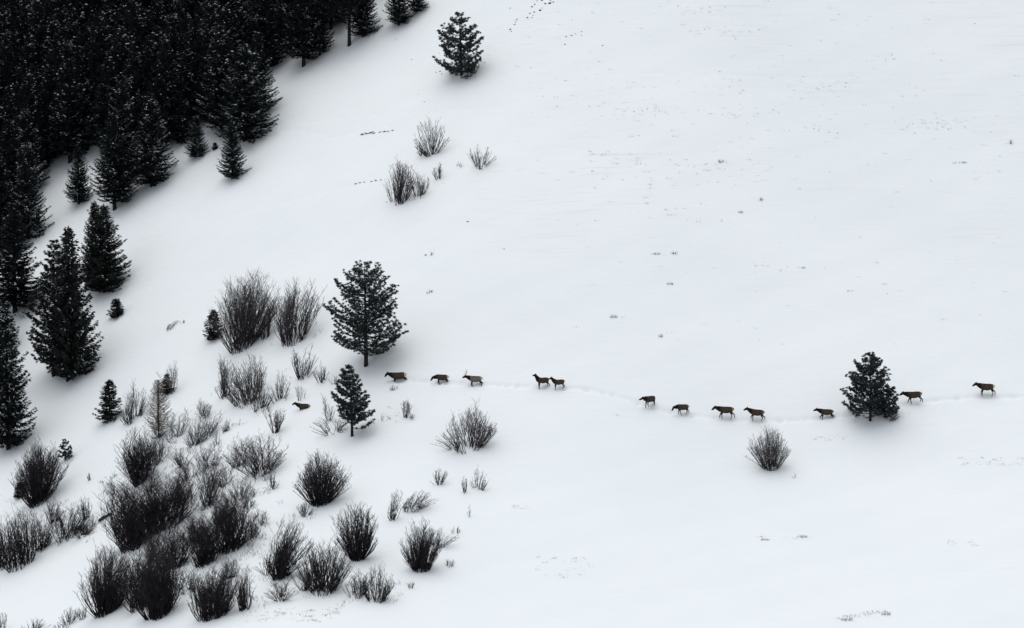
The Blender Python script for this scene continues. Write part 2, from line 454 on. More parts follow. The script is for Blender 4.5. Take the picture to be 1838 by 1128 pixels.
# ------------------------------------------------------------------ pines
def pine(px, py, hpx, profile, label, seed, n_limb=70, tufts=1.0, needle='pine', bend=0.0, trunk_r=.019, group=None, up=.15, bare=0.0, name='pine_tree', tuft_len=.33):
    """profile: list of (height fraction, left reach px, right reach px)"""
    r = random.Random(seed)
    p = P(px, py); k = mpp(p); H = hpx * k
    o = empty(name, p, label, 'pine tree', group)
    hs_ = [a[0] for a in profile]; lf = [a[1] * k for a in profile]; rt = [a[2] * k for a in profile]
    top = bend * k
    tx = lambda t_: top * t_ * t_
    tp = [(tx(q), 0, H * q if q else -1.5) for q in (0, .12, .3, .5, .7, .85, 1.0)]
    tr_ = [H * trunk_r * f_ for f_ in (1.25, 1.0, .85, .66, .42, .24, .06)]
    trunk = link('trunk', round_trunk('trunk', tp, tr_, [M['bark']], 11), o)
    limbs = Geo(); g = Geo()
    lo = profile[0][0]
    for i in range(n_limb):
        t_ = lo + (1 - lo) * ((i + r.random()) / n_limb) ** .95
        nl_ = max(8, int(n_limb / 9)); t_ = lo + (1 - lo) * (round((t_ - lo) / (1 - lo) * nl_) + r.gauss(0, .11)) / nl_
        t_ = max(lo, min(t_, .985))
        az = i * 2.39996 + r.uniform(-.4, .4)
        cx = math.cos(az)
        reach = np.interp(t_, hs_, rt) if cx > 0 else np.interp(t_, hs_, lf)
        front = (np.interp(t_, hs_, rt) + np.interp(t_, hs_, lf)) / 2
        rad = abs(cx) * reach + (1 - abs(cx)) * front * .9
        rad *= r.choice((1.06, 1.0, .95, .72, 1.1)) * r.uniform(.88, 1.05)
        rad = max(rad, .25)
        dx, dy = math.cos(az), math.sin(az)
        el = up + .5 * (t_ - .35) + r.uniform(-.12, .12)
        z0 = H * t_ - rad * (el * .6 + .20)
        pts = [(tx(t_) + dx * rad * q, dy * rad * q, z0 + rad * (el * q * .6 + .28 * q * q) - .12 * rad * math.sin(q * 3.1) + (r.uniform(-.05, .05) if q else 0)) for q in (0, .3, .6, .85, 1)]
        limbs.path(pts, .022 + .014 * rad, .010, 0)
        nt_ = max(3, int(rad * 4.2 * tufts))
        for j in range(nt_):
            q = .16 + .86 * ((j + r.random()) / nt_) ** .62
            i2 = min(3, int(np.searchsorted([.3, .6, .85], min(q, .999))))
            qa = (0, .3, .6, .85)[i2]; qb = (.3, .6, .85, 1)[i2]; f_ = (min(q, 1) - qa) / (qb - qa)
            a_ = [pts[i2][c] + (pts[i2 + 1][c] - pts[i2][c]) * f_ for c in range(3)]
            lat = r.uniform(-1, 1) * rad * .30 * (1.15 - .5 * q)
            c_ = (a_[0] - dy * lat + dx * abs(lat) * .5, a_[1] + dx * lat + dy * abs(lat) * .5, a_[2] + abs(lat) * .18 + r.uniform(-.08, .22))
            limbs.rod(a_, c_, .014, .007, 0)
            if r.random() < bare: continue
            od = Vector((dx - dy * lat / (rad + .1), dy + dx * lat / (rad + .1), .55)).normalized()
            for b_ in range(24):
                v = Vector((r.gauss(0, 1), r.gauss(0, 1), r.gauss(0, .85))).normalized() * .9 + od * .55
                v = v.normalized() * tuft_len * r.uniform(.65, 1.1)
                s0 = (c_[0] - od.x * .1 * r.random(), c_[1] - od.y * .1 * r.random(), c_[2] - od.z * .1 * r.random())
                g.blade(s0, (c_[0] + v.x, c_[1] + v.y, c_[2] + v.z * .8), r.uniform(.05, .09), (r.uniform(-1, 1), r.uniform(-1, 1), r.uniform(-1, 1)), 0 if r.random() > .012 else 1)
    link('limb', limbs.mesh('limb', [M['bark']]), trunk)
    link('crown', g.mesh('crown', [M[needle], M['clump']]), o)
    return o

pine(657, 657, 188, [(.17, 34, 62), (.22, 46, 66), (.28, 62, 62), (.33, 56, 66), (.38, 50, 72), (.46, 66, 48), (.56, 64, 48), (.63, 50, 60), (.72, 42, 52), (.80, 44, 46), (.85, 54, 44), (.90, 30, 30), (.95, 24, 28), (1, 10, 12)],
     'largest open pine in the middle of the slope, dark crown and thick trunk', 1, 125, 1.35, bend=-2)
pine(632, 783, 127, [(.20, 12, 38), (.26, 16, 38), (.35, 20, 34), (.45, 26, 24), (.51, 28, 32), (.56, 40, 28), (.64, 22, 22), (.75, 24, 18), (.88, 14, 13), (.94, 11, 10), (1, 4, 4)],
     'slender smaller pine below the largest pine, beside bare brush', 2, 100, 1.5, bend=-6)
pine(828, 136, 112, [(.03, 18, 30), (.10, 28, 34), (.25, 46, 36), (.40, 32, 38), (.60, 42, 36), (.75, 34, 28), (.88, 22, 20), (1, 5, 6)],
     'lone rounded pine near the top, right of the forest', 3, 85, 1.6, bend=-4)
pine(1562, 755, 122, [(.14, 46, 16), (.19, 50, 20), (.27, 26, 20), (.34, 42, 20), (.39, 52, 20), (.46, 34, 22), (.54, 30, 24), (.61, 51, 34), (.67, 42, 34), (.74, 24, 26), (.80, 26, 22), (.85, 31, 20), (.92, 16, 14), (1, 6, 6)],
     'lone pine standing in the elk trail at the right', 4, 100, 1.7, bend=-2)
pine(1588, 748, 56, [(.08, 16, 22), (.3, 22, 26), (.6, 20, 22), (.85, 12, 14), (1, 4, 5)],
     'low bushy young pine tucked against the right side of the trailside pine', 5, 46, 1.9, bend=4)
pine(98, 673, 245, [(.08, 40, 34), (.25, 44, 36), (.45, 44, 32), (.58, 36, 30), (.70, 30, 24), (.80, 20, 18), (.90, 15, 14), (1, 5, 5)],
     'tall scraggly pine with knobbly top at the left', 6, 170, 1.5, needle='needle_open', bend=4)
pine(122, 684, 150, [(.20, 20, 48), (.27, 20, 58), (.34, 10, 36), (.50, 20, 40), (.7, 20, 40), (1, 10, 20)],
     'dark pine with a long right branch in front of the tall pointed spruce', 7, 50, 1.5, needle='needle_open')
pine(627, 82, 190, [(.26, 36, 30), (.34, 56, 40), (.55, 66, 50), (.8, 46, 40), (1, 6, 8)],
     'dark pine with tall bare trunk at the top edge of the forest', 8, 80, 1.5, needle='needle', trunk_r=.016, up=.05)
pine(117, 827, 36, [(.15, 10, 12), (.4, 13, 14), (.7, 9, 10), (1, 3, 3)],
     'little dark pine behind the big left willow', 9, 26, 2.2, up=.3, trunk_r=.03, tuft_len=.22)

# ------------------------------------------------------------------ golden dead conifer
def dead_conifer(px, py, hpx, wpx, label):
    r = random.Random(77)
    p = P(px, py); k = mpp(p); H = hpx * k; W = wpx * k / 2
    o = empty('dead_conifer', p, label, 'dead tree')
    link('trunk', round_trunk('trunk', [(0, 0, -1), (-.05, 0, H * .4), (.02, 0, H * .8), (0, 0, H)], [.13, .09, .05, .015], [M['deadbark']]), o)
    g = Geo()
    for i in range(260):
        t_ = .15 + .84 * (i / 260)
        rad = W * (1 - t_) ** .62 * r.uniform(.75, 1.1) + .12
        az = i * 2.4 + r.uniform(-.4, .4); dx, dy = math.cos(az), math.sin(az)
        pts = [(dx * rad * q, dy * rad * q, H * t_ + rad * (-.30 * math.sin(q * 2.2) + .50 * q * q)) for q in (0, .3, .6, .85, 1)]
        g.path(pts, .034, .014, 0)
        for j in range(9):
            q = r.uniform(.3, 1); a_ = [pts[1][c] + (pts[4][c] - pts[1][c]) * ((q - .3) / .7) for c in range(3)]
            ln = r.uniform(.12, .3); an = az + r.choice((-1, 1)) * .7
            g.rod(a_, (a_[0] + math.cos(an) * ln, a_[1] + math.sin(an) * ln, a_[2] + .12 * r.random() - .05), .012, .005, 0)
    link('crown', g.mesh('crown', [M['dead']]), o)
dead_conifer(285, 786, 106, 62, 'golden brown needleless conifer with upcurved branches, left of centre brush')

# ------------------------------------------------------------------ shrubs
def shrub(px, py, wpx, hpx, n, label, style='mid', seed=None, fan=.55, name='willow_shrub', cat='shrub', lean=0.0, tw=5, slope=None, group='bare shrubs on the snowy slope', dome=.35, thick=1.0, tangle=1.0, even=False):
    r = random.Random((int(px) * 7919 + int(py) * 31) if seed is None else seed)
    p = P(px, py); k = mpp(p); W = wpx * k; H = hpx * k
    big = wpx >= 40
    mats = {'dark': ('stem_dark', 'twig_dark'), 'mid': ('stem', 'twig'), 'pale': ('stem_pale', 'stem_pale')}[style]
    gs = Geo(); gt = Geo()
    fan = min(.82, fan + .14)
    bw = W * (1 - fan) / 2
    n = max(3, int(n * (.85 if style == 'dark' else .75) if n > 40 else n)); tw = int(tw * 1.9)
    foci = [(r.uniform(0, 6.283), math.sqrt(r.random()), r.choice((1, 1, .95, .9, .8) if even else (1.05, 1, .95, .85, .7, .55))) for _ in range(max(4, n // 4))]
    lean += r.gauss(0, .04); H *= 1.08
    for i in range(n):
        a, q, fh = foci[r.randrange(len(foci))]
        a += r.gauss(0, .3); q = min(1, abs(q + r.gauss(0, .10)))
        bx = math.cos(a) * q * bw; by = math.sin(a) * q * min(bw, W * .3)
        wx, wy = p.x + bx, p.y + by
        bz = float(height(wx, wy)) - p.z - .08
        # direction fans outwards
        fx = math.cos(a) * q * W * .58 - bx + r.gauss(0, .09) * W
        fx = max(-W * .56 - bx, min(W * .56 - bx, fx + r.uniform(-.12, .12) * W * fan))
        fy = math.sin(a) * q * W * .38 - by + r.gauss(0, .05) * W
        rr = min(1, abs(bx + fx) / (W / 2 + .01))
        h_ = H * (1 - dome * rr * rr) * fh * r.choice((1, .95, .85, .7, .9)) * r.uniform(.9, 1.04)
        kx = lean * H
        pts = []
        jx = jy = 0
        for s in (0, .2, .4, .62, .82, 1.0):
            c = s ** .85
            jx += r.gauss(0, .034 * tangle) * h_ * (s > 0); jy += r.gauss(0, .02 * tangle) * h_
            pts.append((bx + fx * c + jx + kx * s * s, by + fy * c + jy, bz + h_ * (s * 1.08 - .08 * s * s)))
        r0 = (.014 + .012 * r.random() + .0034 * H) * thick
        gs.path(pts[:5], r0, r0 * .5, 0)
        gt.path(pts[4:], r0 * .5, r0 * .25, 0)
        for j in range(tw):
            s = r.uniform(.25, .97) * 5
            i2 = min(4, int(s)); f_ = s - i2
            a_ = [pts[i2][c] + (pts[i2 + 1][c] - pts[i2][c]) * f_ for c in range(3)]
            az = r.uniform(0, 6.283); ln = h_ * r.uniform(.10, .30) * (1.15 - .5 * s / 5)
            sp = r.uniform(.3, .85) * (.5 + .5 * tangle)
            e = (a_[0] + (math.cos(az) * sp + fx / (H + .1) * .35) * ln, a_[1] + math.sin(az) * sp * ln, a_[2] + ln * r.uniform(.75, 1.0))
            gt.rod(a_, e, r0 * .34, r0 * .16, 0)
            m_ = [(a_[c] + e[c]) / 2 for c in range(3)]
            az += r.uniform(-2, 2); l2 = ln * r.uniform(.4, .7)
            gt.rod(m_, (m_[0] + math.cos(az) * .6 * l2, m_[1] + math.sin(az) * .6 * l2, m_[2] + l2 * .8), r0 * .28, r0 * .14, 0)
    if big:
        o = empty(name, p, label, cat, group)
        link('stems', gs.mesh('stems', [M[mats[0]]]), o)
        link('twigs', gt.mesh('twigs', [M[mats[1]]]), o)
    else:
        gs.bl += gt.bl; gs.seg += [(*s_[:8], 1) for s_ in gt.seg]
        o = link(name, gs.mesh(name, [M[mats[0]], M[mats[1]]]))
        o.location = p; tag(o, label, cat, group)
    return o

S = [
 # x, base y, w, h, stems, label, options
 (775, 276, 58, 58, 75, 'grey leafless shrub, highest on the slope below the rounded pine', dict(fan=.5)),
 (757, 279, 20, 18, 22, 'low tuft at the lower left foot of the highest grey shrub', {}),
 (716, 360, 54, 72, 105, 'tall dense grey shrub, left of the upper shrub cluster', dict(fan=.3)),
 (752, 352, 42, 44, 50, 'shorter open shrub against the right side of the tall upper shrub', dict(fan=.25)),
 (788, 321, 28, 28, 24, 'small twiggy shrub between the upper shrubs', dict(fan=.45)),
 (863, 299, 48, 36, 48, 'low spiky shrub farthest right in the upper cluster', dict(fan=.45)),
 (826, 300, 22, 8, 14, 'sparse row of short twigs left of the low spiky shrub', dict(fan=.1, thick=.7)),
 (1383, 838, 72, 67, 175, 'round fan-shaped bare shrub alone below the elk line at the right', dict(fan=.46, dome=.42, tw=7, thick=.8, even=True)),
 (842, 805, 88, 70, 130, 'wide open bare shrub alone at centre, spreading left', dict(fan=.34, dome=.45, tw=7, even=True)),
 (812, 806, 44, 34, 22, 'low spreading branches at the left foot of the wide centre shrub', dict(tangle=2.3, fan=.5, lean=-.5)),
 (438, 616, 112, 114, 300, 'largest bare willow clump, broad rounded top above dark stems', dict(fan=.40, dome=.30, tw=6, even=True, thick=.85)),
 (476, 606, 24, 76, 26, 'thin strip of stems between the two large willow clumps', dict(fan=.2)),
 (528, 608, 74, 100, 150, 'second large willow clump, right of the largest one', dict(fan=.22, dome=.3, even=True)),
 (542, 678, 50, 52, 60, 'medium grey shrub just left of the small shrub above the bedded elk', dict(fan=.35)),
 (579, 684, 34, 36, 26, 'small thin shrub left of the largest pine', dict(fan=.4)),
 (404, 712, 32, 66, 56, 'left upright clump of the middle willow row', dict(fan=.3)),
 (416, 725, 20, 22, 10, 'short crooked stems below the left clump of the middle row', dict(fan=.3, lean=-.5)),
 (448, 716, 84, 68, 150, 'dense broad willow in the middle row left of the leading elk', dict(fan=.25, dome=.3)),
 (468, 736, 44, 50, 40, 'lower right skirt of the dense middle row willow', dict(fan=.3)),
 (502, 720, 34, 44, 42, 'small upright shrub at the right end of the middle row', dict(fan=.25)),
 (540, 716, 22, 30, 9, 'few thin pale twigs directly behind the leading elk', dict(fan=.2)),
 (493, 778, 40, 62, 44, 'vase shaped open shrub below left of the leading elk', dict(fan=.6)),
 (598, 778, 72, 40, 42, 'low spreading brush at the left foot of the slender pine', dict(tangle=2.3, fan=.5, dome=.5, tw=6)),
 (590, 755, 30, 44, 9, 'small forked sapling left of the slender pine', dict(fan=.6, tw=9, name='bare_sapling', cat='sapling')),
 (726, 750, 26, 34, 18, 'small pale bare sapling right of the slender pine', dict(fan=.5, style='mid', tw=8)),
 (738, 752, 18, 14, 10, 'tiny twigs right of the small pale sapling', dict(fan=.4)),
 (683, 756, 34, 12, 14, 'sparse short twigs right of the slender pine trunk', dict(fan=.1, thick=.7)),
 (240, 755, 48, 58, 84, 'grey upright shrub between the young spruce and the dead conifer', dict(fan=.25)),
 (312, 704, 50, 60, 10, 'thin leafless sapling with spread branches behind the little spruce', dict(fan=.75, style='pale', tw=11, name='bare_sapling', cat='sapling')),
 (318, 785, 46, 44, 44, 'low open shrub right of the golden dead conifer', dict(tangle=2.3, fan=.2)),
 (368, 748, 34, 30, 34, 'small twiggy shrub above the middle brush', dict(tangle=2.3, fan=.3)),
 (366, 784, 60, 44, 84, 'tangled grey shrub in the centre of the brush field', dict(tangle=2.3, fan=.2)),
 (388, 798, 16, 30, 10, 'few crooked stems below the tangled grey shrub', dict(fan=.3)),
 (250, 868, 66, 88, 190, 'dark dense vase shaped willow below the dead conifer', dict(fan=.55, style='dark')),
 (284, 826, 56, 46, 70, 'grey brush behind the dark vase shaped willow', dict(tangle=2.3, fan=.2)),
 (466, 848, 96, 66, 140, 'wide grey willow with spreading top in mid brush', dict(tangle=2.3, fan=.4, dome=.3)),
 (430, 838, 50, 46, 56, 'short leafy looking shrub left part of the wide grey willow', dict(tangle=2.3, fan=.3)),
 (490, 876, 28, 32, 24, 'small twiggy shrub under the wide grey willow', dict(fan=.4)),
 (374, 840, 40, 48, 60, 'tangled shrub right above the darkest brush', dict(tangle=2.3, fan=.25)),
 (340, 858, 40, 44, 50, 'thin brush left of the tangled shrub above the darkest brush', dict(tangle=2.3, fan=.25)),
 (576, 902, 94, 82, 270, 'big rounded dark willow standing alone in mid slope', dict(even=True, fan=.52, dome=.45, style='dark')),
 (547, 926, 28, 30, 30, 'small shrub at the lower left foot of the big rounded willow', dict(fan=.4)),
 (428, 894, 58, 38, 66, 'short spiky shrub row left of the big rounded willow', dict(tangle=2.3, fan=.15)),
 (440, 914, 46, 28, 40, 'thin low brush below the short spiky row', dict(tangle=2.3, fan=.1)),
 (72, 898, 94, 96, 290, 'large dense dark willow at the left, fan shaped', dict(even=True, fan=.45, style='dark', dome=.4)),
 (215, 902, 46, 40, 30, 'spread sparse branches at the upper left of the black brush', dict(tangle=2.3, fan=.3, lean=-.4)),
 (200, 888, 24, 30, 12, 'thin arching twigs farthest upper left of the black brush', dict(fan=.3, lean=-.5)),
 (244, 977, 84, 106, 340, 'blackest dense willow at the left of the brush field', dict(tangle=2.3, fan=.25, style='dark', dome=.25)),
 (300, 942, 88, 88, 250, 'dark tangled willow right of the blackest one', dict(tangle=2.3, fan=.2, style='dark')),
 (330, 902, 50, 58, 80, 'upright grey willow above the dark tangle', dict(tangle=2.3, fan=.25)),
 (372, 908, 46, 76, 80, 'tall grey willow at the right above the dark tangle', dict(tangle=2.3, fan=.25)),
 (310, 1018, 66, 78, 170, 'dark upright willow in the middle of the lower brush', dict(tangle=2.3, fan=.2, style='dark')),
 (368, 1012, 60, 84, 170, 'dark willow between the two tall ones in the lower brush', dict(tangle=2.3, fan=.2, style='dark')),
 (412, 985, 78, 100, 200, 'tall dark willow with spreading top in the lower brush', dict(tangle=2.3, fan=.3, style='dark')),
 (452, 966, 34, 34, 50, 'low dark tuft at the right of the tall spreading willow', dict(tangle=2.3, fan=.3, style='dark')),
 (642, 1004, 66, 96, 210, 'dense dark willow tapering to its foot, right of centre brush', dict(fan=.55, style='dark', dome=.25)),
 (756, 1022, 66, 78, 210, 'dense dark willow farthest right of the lower brush', dict(fan=.42, style='dark', dome=.3)),
 (788, 978, 44, 32, 50, 'light twigs leaning right behind the farthest right dark willow', dict(tangle=2.3, fan=.3, lean=.4)),
 (502, 1038, 68, 96, 170, 'tall dark willow leaning right, below the brush centre', dict(fan=.5, style='dark', lean=.25)),
 (482, 1030, 44, 40, 26, 'thin stems at the left of the leaning dark willow', dict(fan=.4, lean=-.2)),
 (582, 1060, 90, 84, 190, 'broad dark willow in the bottom row, centre', dict(fan=.35, style='dark')),
 (640, 1070, 42, 44, 60, 'low dark shrub joining the two bottom row willows', dict(tangle=2.3, fan=.25, style='dark')),
 (676, 1078, 58, 60, 80, 'open dark shrub at the right end of the bottom row', dict(fan=.35, style='dark')),
 (192, 1098, 90, 108, 260, 'tall dark willow at the left end of the bottom row', dict(fan=.4, style='dark')),
 (284, 1104, 88, 118, 300, 'black dense willow second from left in the bottom row', dict(fan=.35, style='dark')),
 (252, 1090, 60, 110, 150, 'dark willow squeezed between the two tallest bottom row willows', dict(tangle=2.3, fan=.25, style='dark')),
 (382, 1104, 82, 76, 300, 'black squat willow with flat foot in the bottom row', dict(fan=.22, style='dark', dome=.15)),
 (440, 1094, 34, 66, 70, 'slim dark willow right of the black squat one', dict(fan=.2, style='dark')),
 (338, 1062, 34, 44, 46, 'small dark brush between bottom row willows', dict(tangle=2.3, fan=.2, style='dark')),
 (505, 1076, 56, 34, 60, 'low splayed dark shrub below the leaning willow', dict(tangle=2.3, fan=.5, style='dark', dome=.5)),
 (44, 1008, 84, 92, 150, 'tall open dark willow row at the left edge', dict(fan=.15, style='dark')),
 (4, 1018, 48, 84, 100, 'dark willow cut by the left edge', dict(fan=.2, style='dark')),
 (118, 966, 66, 56, 100, 'medium dark willow right of the left edge row', dict(tangle=2.3, fan=.3, style='dark')),
 (97, 938, 28, 46, 36, 'slim shrub just below the large left fan willow', dict(fan=.4, style='dark')),
 (154, 930, 26, 40, 34, 'slim upright shrub above the fallen log', dict(fan=.2, style='dark')),
 (162, 950, 38, 22, 26, 'low brush left of the fallen log', dict(fan=.3)),
 (162, 862, 10, 14, 12, 'tiny tuft on open snow right of the large left willow', dict(fan=.3)),
 (196, 860, 30, 12, 16, 'faint twigs right of the tiny tuft', dict(fan=.1, thick=.7)),
 (124, 1119, 36, 26, 36, 'small dark shrub near the bottom left', dict(fan=.4, style='dark')),
 (152, 1108, 30, 26, 24, 'thin twigs between small shrub and bottom row willow', dict(fan=.3)),
 (2, 1134, 22, 44, 26, 'twigs of a shrub in the bottom left corner', dict(fan=.3)),
 (58, 1140, 60, 28, 40, 'low shrub cut by the bottom edge at the left', dict(fan=.3)),
 (108, 1138, 40, 22, 24, 'lowest twig cluster cut by the bottom edge', dict(fan=.3)),
 (787, 869, 30, 30, 28, 'small pale twig cluster below the wide centre shrub', dict(fan=.4)),
 (835, 884, 18, 32, 12, 'thin left half of the paired pale tufts right of centre', dict(fan=.3)),
 (858, 878, 30, 34, 26, 'thin right half of the paired pale tufts right of centre', dict(fan=.2)),
 (706, 933, 26, 50, 26, 'spindly twig with low tuft left of the leaning dark tuft', dict(fan=.35)),
 (742, 914, 44, 30, 70, 'small dark tuft leaning right above the farthest right dark willow', dict(tangle=2.3, fan=.1, lean=.5, style='dark')),
 (736, 1056, 22, 15, 14, 'small twig tuft below the farthest right dark willow', dict(fan=.4)),
 (806, 1017, 26, 12, 20, 'low curled weeds right of the farthest right dark willow', dict(fan=.2)),
 (820, 957, 18, 14, 14, 'small weed tuft upper right of the farthest right dark willow', dict(fan=.2)),
 (843, 928, 8, 22, 4, 'single thin stalk on snow beneath the paired pale tufts', dict(fan=.3)),
 (306, 590, 22, 16, 20, 'low brown weeds on snow left of the largest willow clump', dict(fan=.2, lean=.5)),
 (326, 583, 16, 8, 8, 'faint weeds at the right end of the low brown weeds', dict(fan=.1)),
 (1426, 858, 10, 14, 4, 'forked twig right below the round fan shrub', dict(fan=.6, tw=3)),
 (1590, 752, 40, 26, 26, 'thin bare brush under the low branches of the trailside pine', dict(fan=.2)),
 (212, 560, 5, 6, 3, 'single twig hidden by the tiny lone spruce', {}) ,
 (672, 60, 26, 14, 20, 'thin bare brush right of the forest top pine trunk', dict(fan=.2)),
 (60, 556, 60, 26, 34, 'thin dark brush at the foot of the broad left spruce', dict(tangle=2.3, fan=.1)),
 (850, 130, 22, 26, 26, 'bare brush at the right foot of the rounded upper pine', dict(fan=.2)),
 (450, 892, 30, 18, 18, 'faint weeds right of the short spiky row', dict(fan=.1)),
 (548, 1000, 10, 30, 6, 'long thin stems at the right of the leaning dark willow', dict(fan=.6, lean=.4)),
]
S += [
 (330, 836, 40, 40, 44, 'ragged low bush between the dark vase willow and the tangled shrubs', dict(tangle=2.4)),
 (405, 872, 46, 40, 46, 'ragged grey bush directly left of the short spiky row', dict(tangle=2.4)),
 (400, 776, 26, 24, 20, 'small ragged bush right of the tangled grey shrub', dict(tangle=2.2)),
 (283, 786, 40, 34, 36, 'low twiggy bush around the foot of the golden dead conifer', dict(tangle=2.0)),
 (348, 800, 36, 34, 34, 'low ragged bush below the tangled grey shrub, left side', dict(tangle=2.3)),
 (272, 880, 50, 44, 50, 'ragged brush right of the foot of the dark vase willow', dict(tangle=2.4)),
 (395, 938, 50, 50, 70, 'ragged dark bush above the tall spreading willow', dict(tangle=2.3, style='dark')),
 (345, 975, 50, 50, 80, 'ragged dark bush filling the band under the dark tangle', dict(tangle=2.4, style='dark')),
 (276, 1000, 44, 44, 60, 'ragged dark bush below the blackest willow', dict(tangle=2.4, style='dark')),
 (470, 940, 30, 26, 24, 'small ragged bush right above the low dark tuft', dict(tangle=2.2)),
 (410, 1040, 44, 40, 50, 'ragged dark bush under the tall spreading willow', dict(tangle=2.3, style='dark')),
 (180, 1000, 24, 20, 8, 'few thin twigs at the lower right of the left edge willow row', dict(tangle=2.0)),
 (148, 962, 50, 34, 60, 'ragged dark bush just below and left of the fallen log', dict(tangle=2.3, style='dark')),
 (76, 985, 50, 60, 70, 'ragged dark willow joining the left edge row to its neighbour', dict(tangle=1.8, style='dark')),
 (545, 1060, 34, 40, 40, 'ragged dark bush between the leaning willow and the broad one', dict(tangle=2.2, style='dark')),
 (600, 690, 18, 16, 10, 'short twigs between the thin shrub and the slender pine top', dict(tangle=2.0)),
]
for x, y, w_, h_, n, lab, opt in S:
    if w_ <= 5: continue
    opt = dict(opt)
    if w_ < 40 and 'name' not in opt: opt['name'] = 'small_shrub'
    shrub(x, y, w_, h_, n, lab, **opt)

# ------------------------------------------------------------------ fallen log
def fallen_log(x0, y0, x1, y1, rad, label):
    a = P(x0, y0); b_ = P(x1, y1); r = random.Random(4)
    o = empty('fallen_log', a, label, 'log')
    g = Geo(); d = b_ - a
    V = []; F_ = []; n = 9; s_ = 8
    u = d.normalized().cross(Vector((0, 0, 1))).normalized(); v = u.cross(d.normalized())
    for i in range(n):
        q = i / (n - 1); c = d * q + Vector((0, 0, rad * .7)) + v * r.uniform(-.04, .04)
        rr = rad * (1.0 - .45 * q) * r.uniform(.85, 1.12) * (.25 if i in (0, n - 1) else 1)
        for k in range(s_): V.append(tuple(c + (u * math.cos(k * 6.283 / s_) + v * math.sin(k * 6.283 / s_)) * rr))
    for i in range(n - 1):
        for k in range(s_): F_.append((i * s_ + k, i * s_ + (k + 1) % s_, (i + 1) * s_ + (k + 1) % s_, (i + 1) * s_ + k))
    link('log', quads_mesh('log', V, F_, None, [M['log']], True), o)
    for i in range(6):
        c = d * r.uniform(.1, .9) + Vector((0, 0, rad)); g.rod(c, c + Vector((r.uniform(-.3, .3), r.uniform(-.2, .2), r.uniform(.15, .45))), .03, .01)
    link('branch_stubs', g.mesh('branch_stubs', [M['log']]), o)
fallen_log(176, 938, 200, 924, .26, 'short dark fallen log lying on snow left of the black brush')
fallen_log(14, 985, 48, 998, .10, 'thin fallen branch crossing the willow stems at the left edge')

# ------------------------------------------------------------------ rocks
def rock_mesh(seed):
    r = random.Random(seed)
    bm = bmesh.new(); bmesh.ops.create_icosphere(bm, subdivisions=2, radius=1)
    sc = (r.uniform(.9, 1.3), r.uniform(.7, 1), r.uniform(.45, .75))
    pl = [(Vector((r.gauss(0, 1), r.gauss(0, 1), r.gauss(0, 1))).normalized(), r.uniform(.55, .9)) for _ in range(9)]
    for v in bm.verts:
        for n_, d_ in pl:
            e = v.co.dot(n_) - d_
            if e > 0: v.co -= n_ * e
        v.co = Vector((v.co.x * sc[0], v.co.y * sc[1], v.co.z * sc[2]))
    me_ = bpy.data.meshes.new('rock'); bm.to_mesh(me_); bm.free(); me_.materials.append(M['rock']); return me_
RK = [rock_mesh(i) for i in range(5)]
rocks = [(987, 6, 5), (979, 7, 4.2), (973, 1, 3.2), (970, 19, 4.8), (973, 15, 2.4), (993, 4, 3), (988, 1, 2.6), (955, 12, 3.8), (960, 8, 3.2), (964, 2, 2.4),
         (959, 22, 3), (951, 24, 3), (957, 28, 2.4), (947, 32, 3.4), (955, 32, 2.4), (928, 35, 2.6), (925, 40, 2.2), (924, 44, 3.2), (916, 53, 3.8), (918, 57, 2.4),
         (916, 15, 2.2), (1014, 80, 2.8), (1082, 82, 2.8), (1033, 61, 2.2), (1044, 64, 2.2), (1044, 57, 2.0), (1026, 64, 3.2), (1016, 66, 3.2),
         (652, 241, 5.0), (659, 240, 4.6), (666, 238, 4.6), (672, 239, 3.4), (683, 237, 3.4), (691, 236, 4.6), (697, 236, 3.4), (705, 234, 3.0),
         (639, 330, 3.2), (646, 328, 2.2), (654, 327, 2.6), (667, 326, 2.6), (675, 324, 3.4), (684, 323, 2.6), (790, 128, 2.8), (783, 130, 2.2), (793, 133, 2.4), (870, 113, 2.0),
         (723, 366, 2.8), (694, 363, 2.2), (762, 183, 2.0), (739, 107, 2.0), (840, 398, 3.0)]
lab_r = {0: 'dark angular rock in the snow at the top edge, largest of the diagonal rock line', 18: 'dark rock at the lowest left end of the diagonal rock line near the top',
         21: 'lone dark stone on snow below the upper rock line', 22: 'lone dark stone farthest right of the upper rock line', 28: 'flat dark rock at the left end of the bare earth streak by the forest',
         50: 'lone dark stone on open snow below the upper shrub cluster'}
rr_ = random.Random(9)
for i, (x, y, s) in enumerate(rocks):
    p = P(x, y); o = link('rock', RK[i % 5]); k = mpp(p) * s / 2 * 1.2
    o.location = (p.x, p.y, p.z); flat = .55 if 28 <= i < 42 else 1
    o.scale = (k * ((2.3 if 28 <= i < 32 else 1.7) if flat < 1 else 1.1), k, k * flat); o.rotation_euler = (rr_.uniform(-.3, .3), rr_.uniform(-.3, .3), rr_.uniform(0, 6.28) if flat == 1 else 0)
    if i in lab_r: lb = lab_r[i]
    elif i < 21: lb = 'small dark rock in the diagonal rock line at the top'
    elif i < 28: lb = 'small stone in the faint arc below the upper rock line'
    elif i < 36: lb = 'dark flat rock in the bare streak right of the forest'
    elif i < 42: lb = 'small dark stone in the row left of the tall upper shrub'
    else: lb = 'tiny dark stone scattered on snow near the upper pine or shrubs'
    tag(o, lb, 'rock', 'dark rocks showing through the snow')

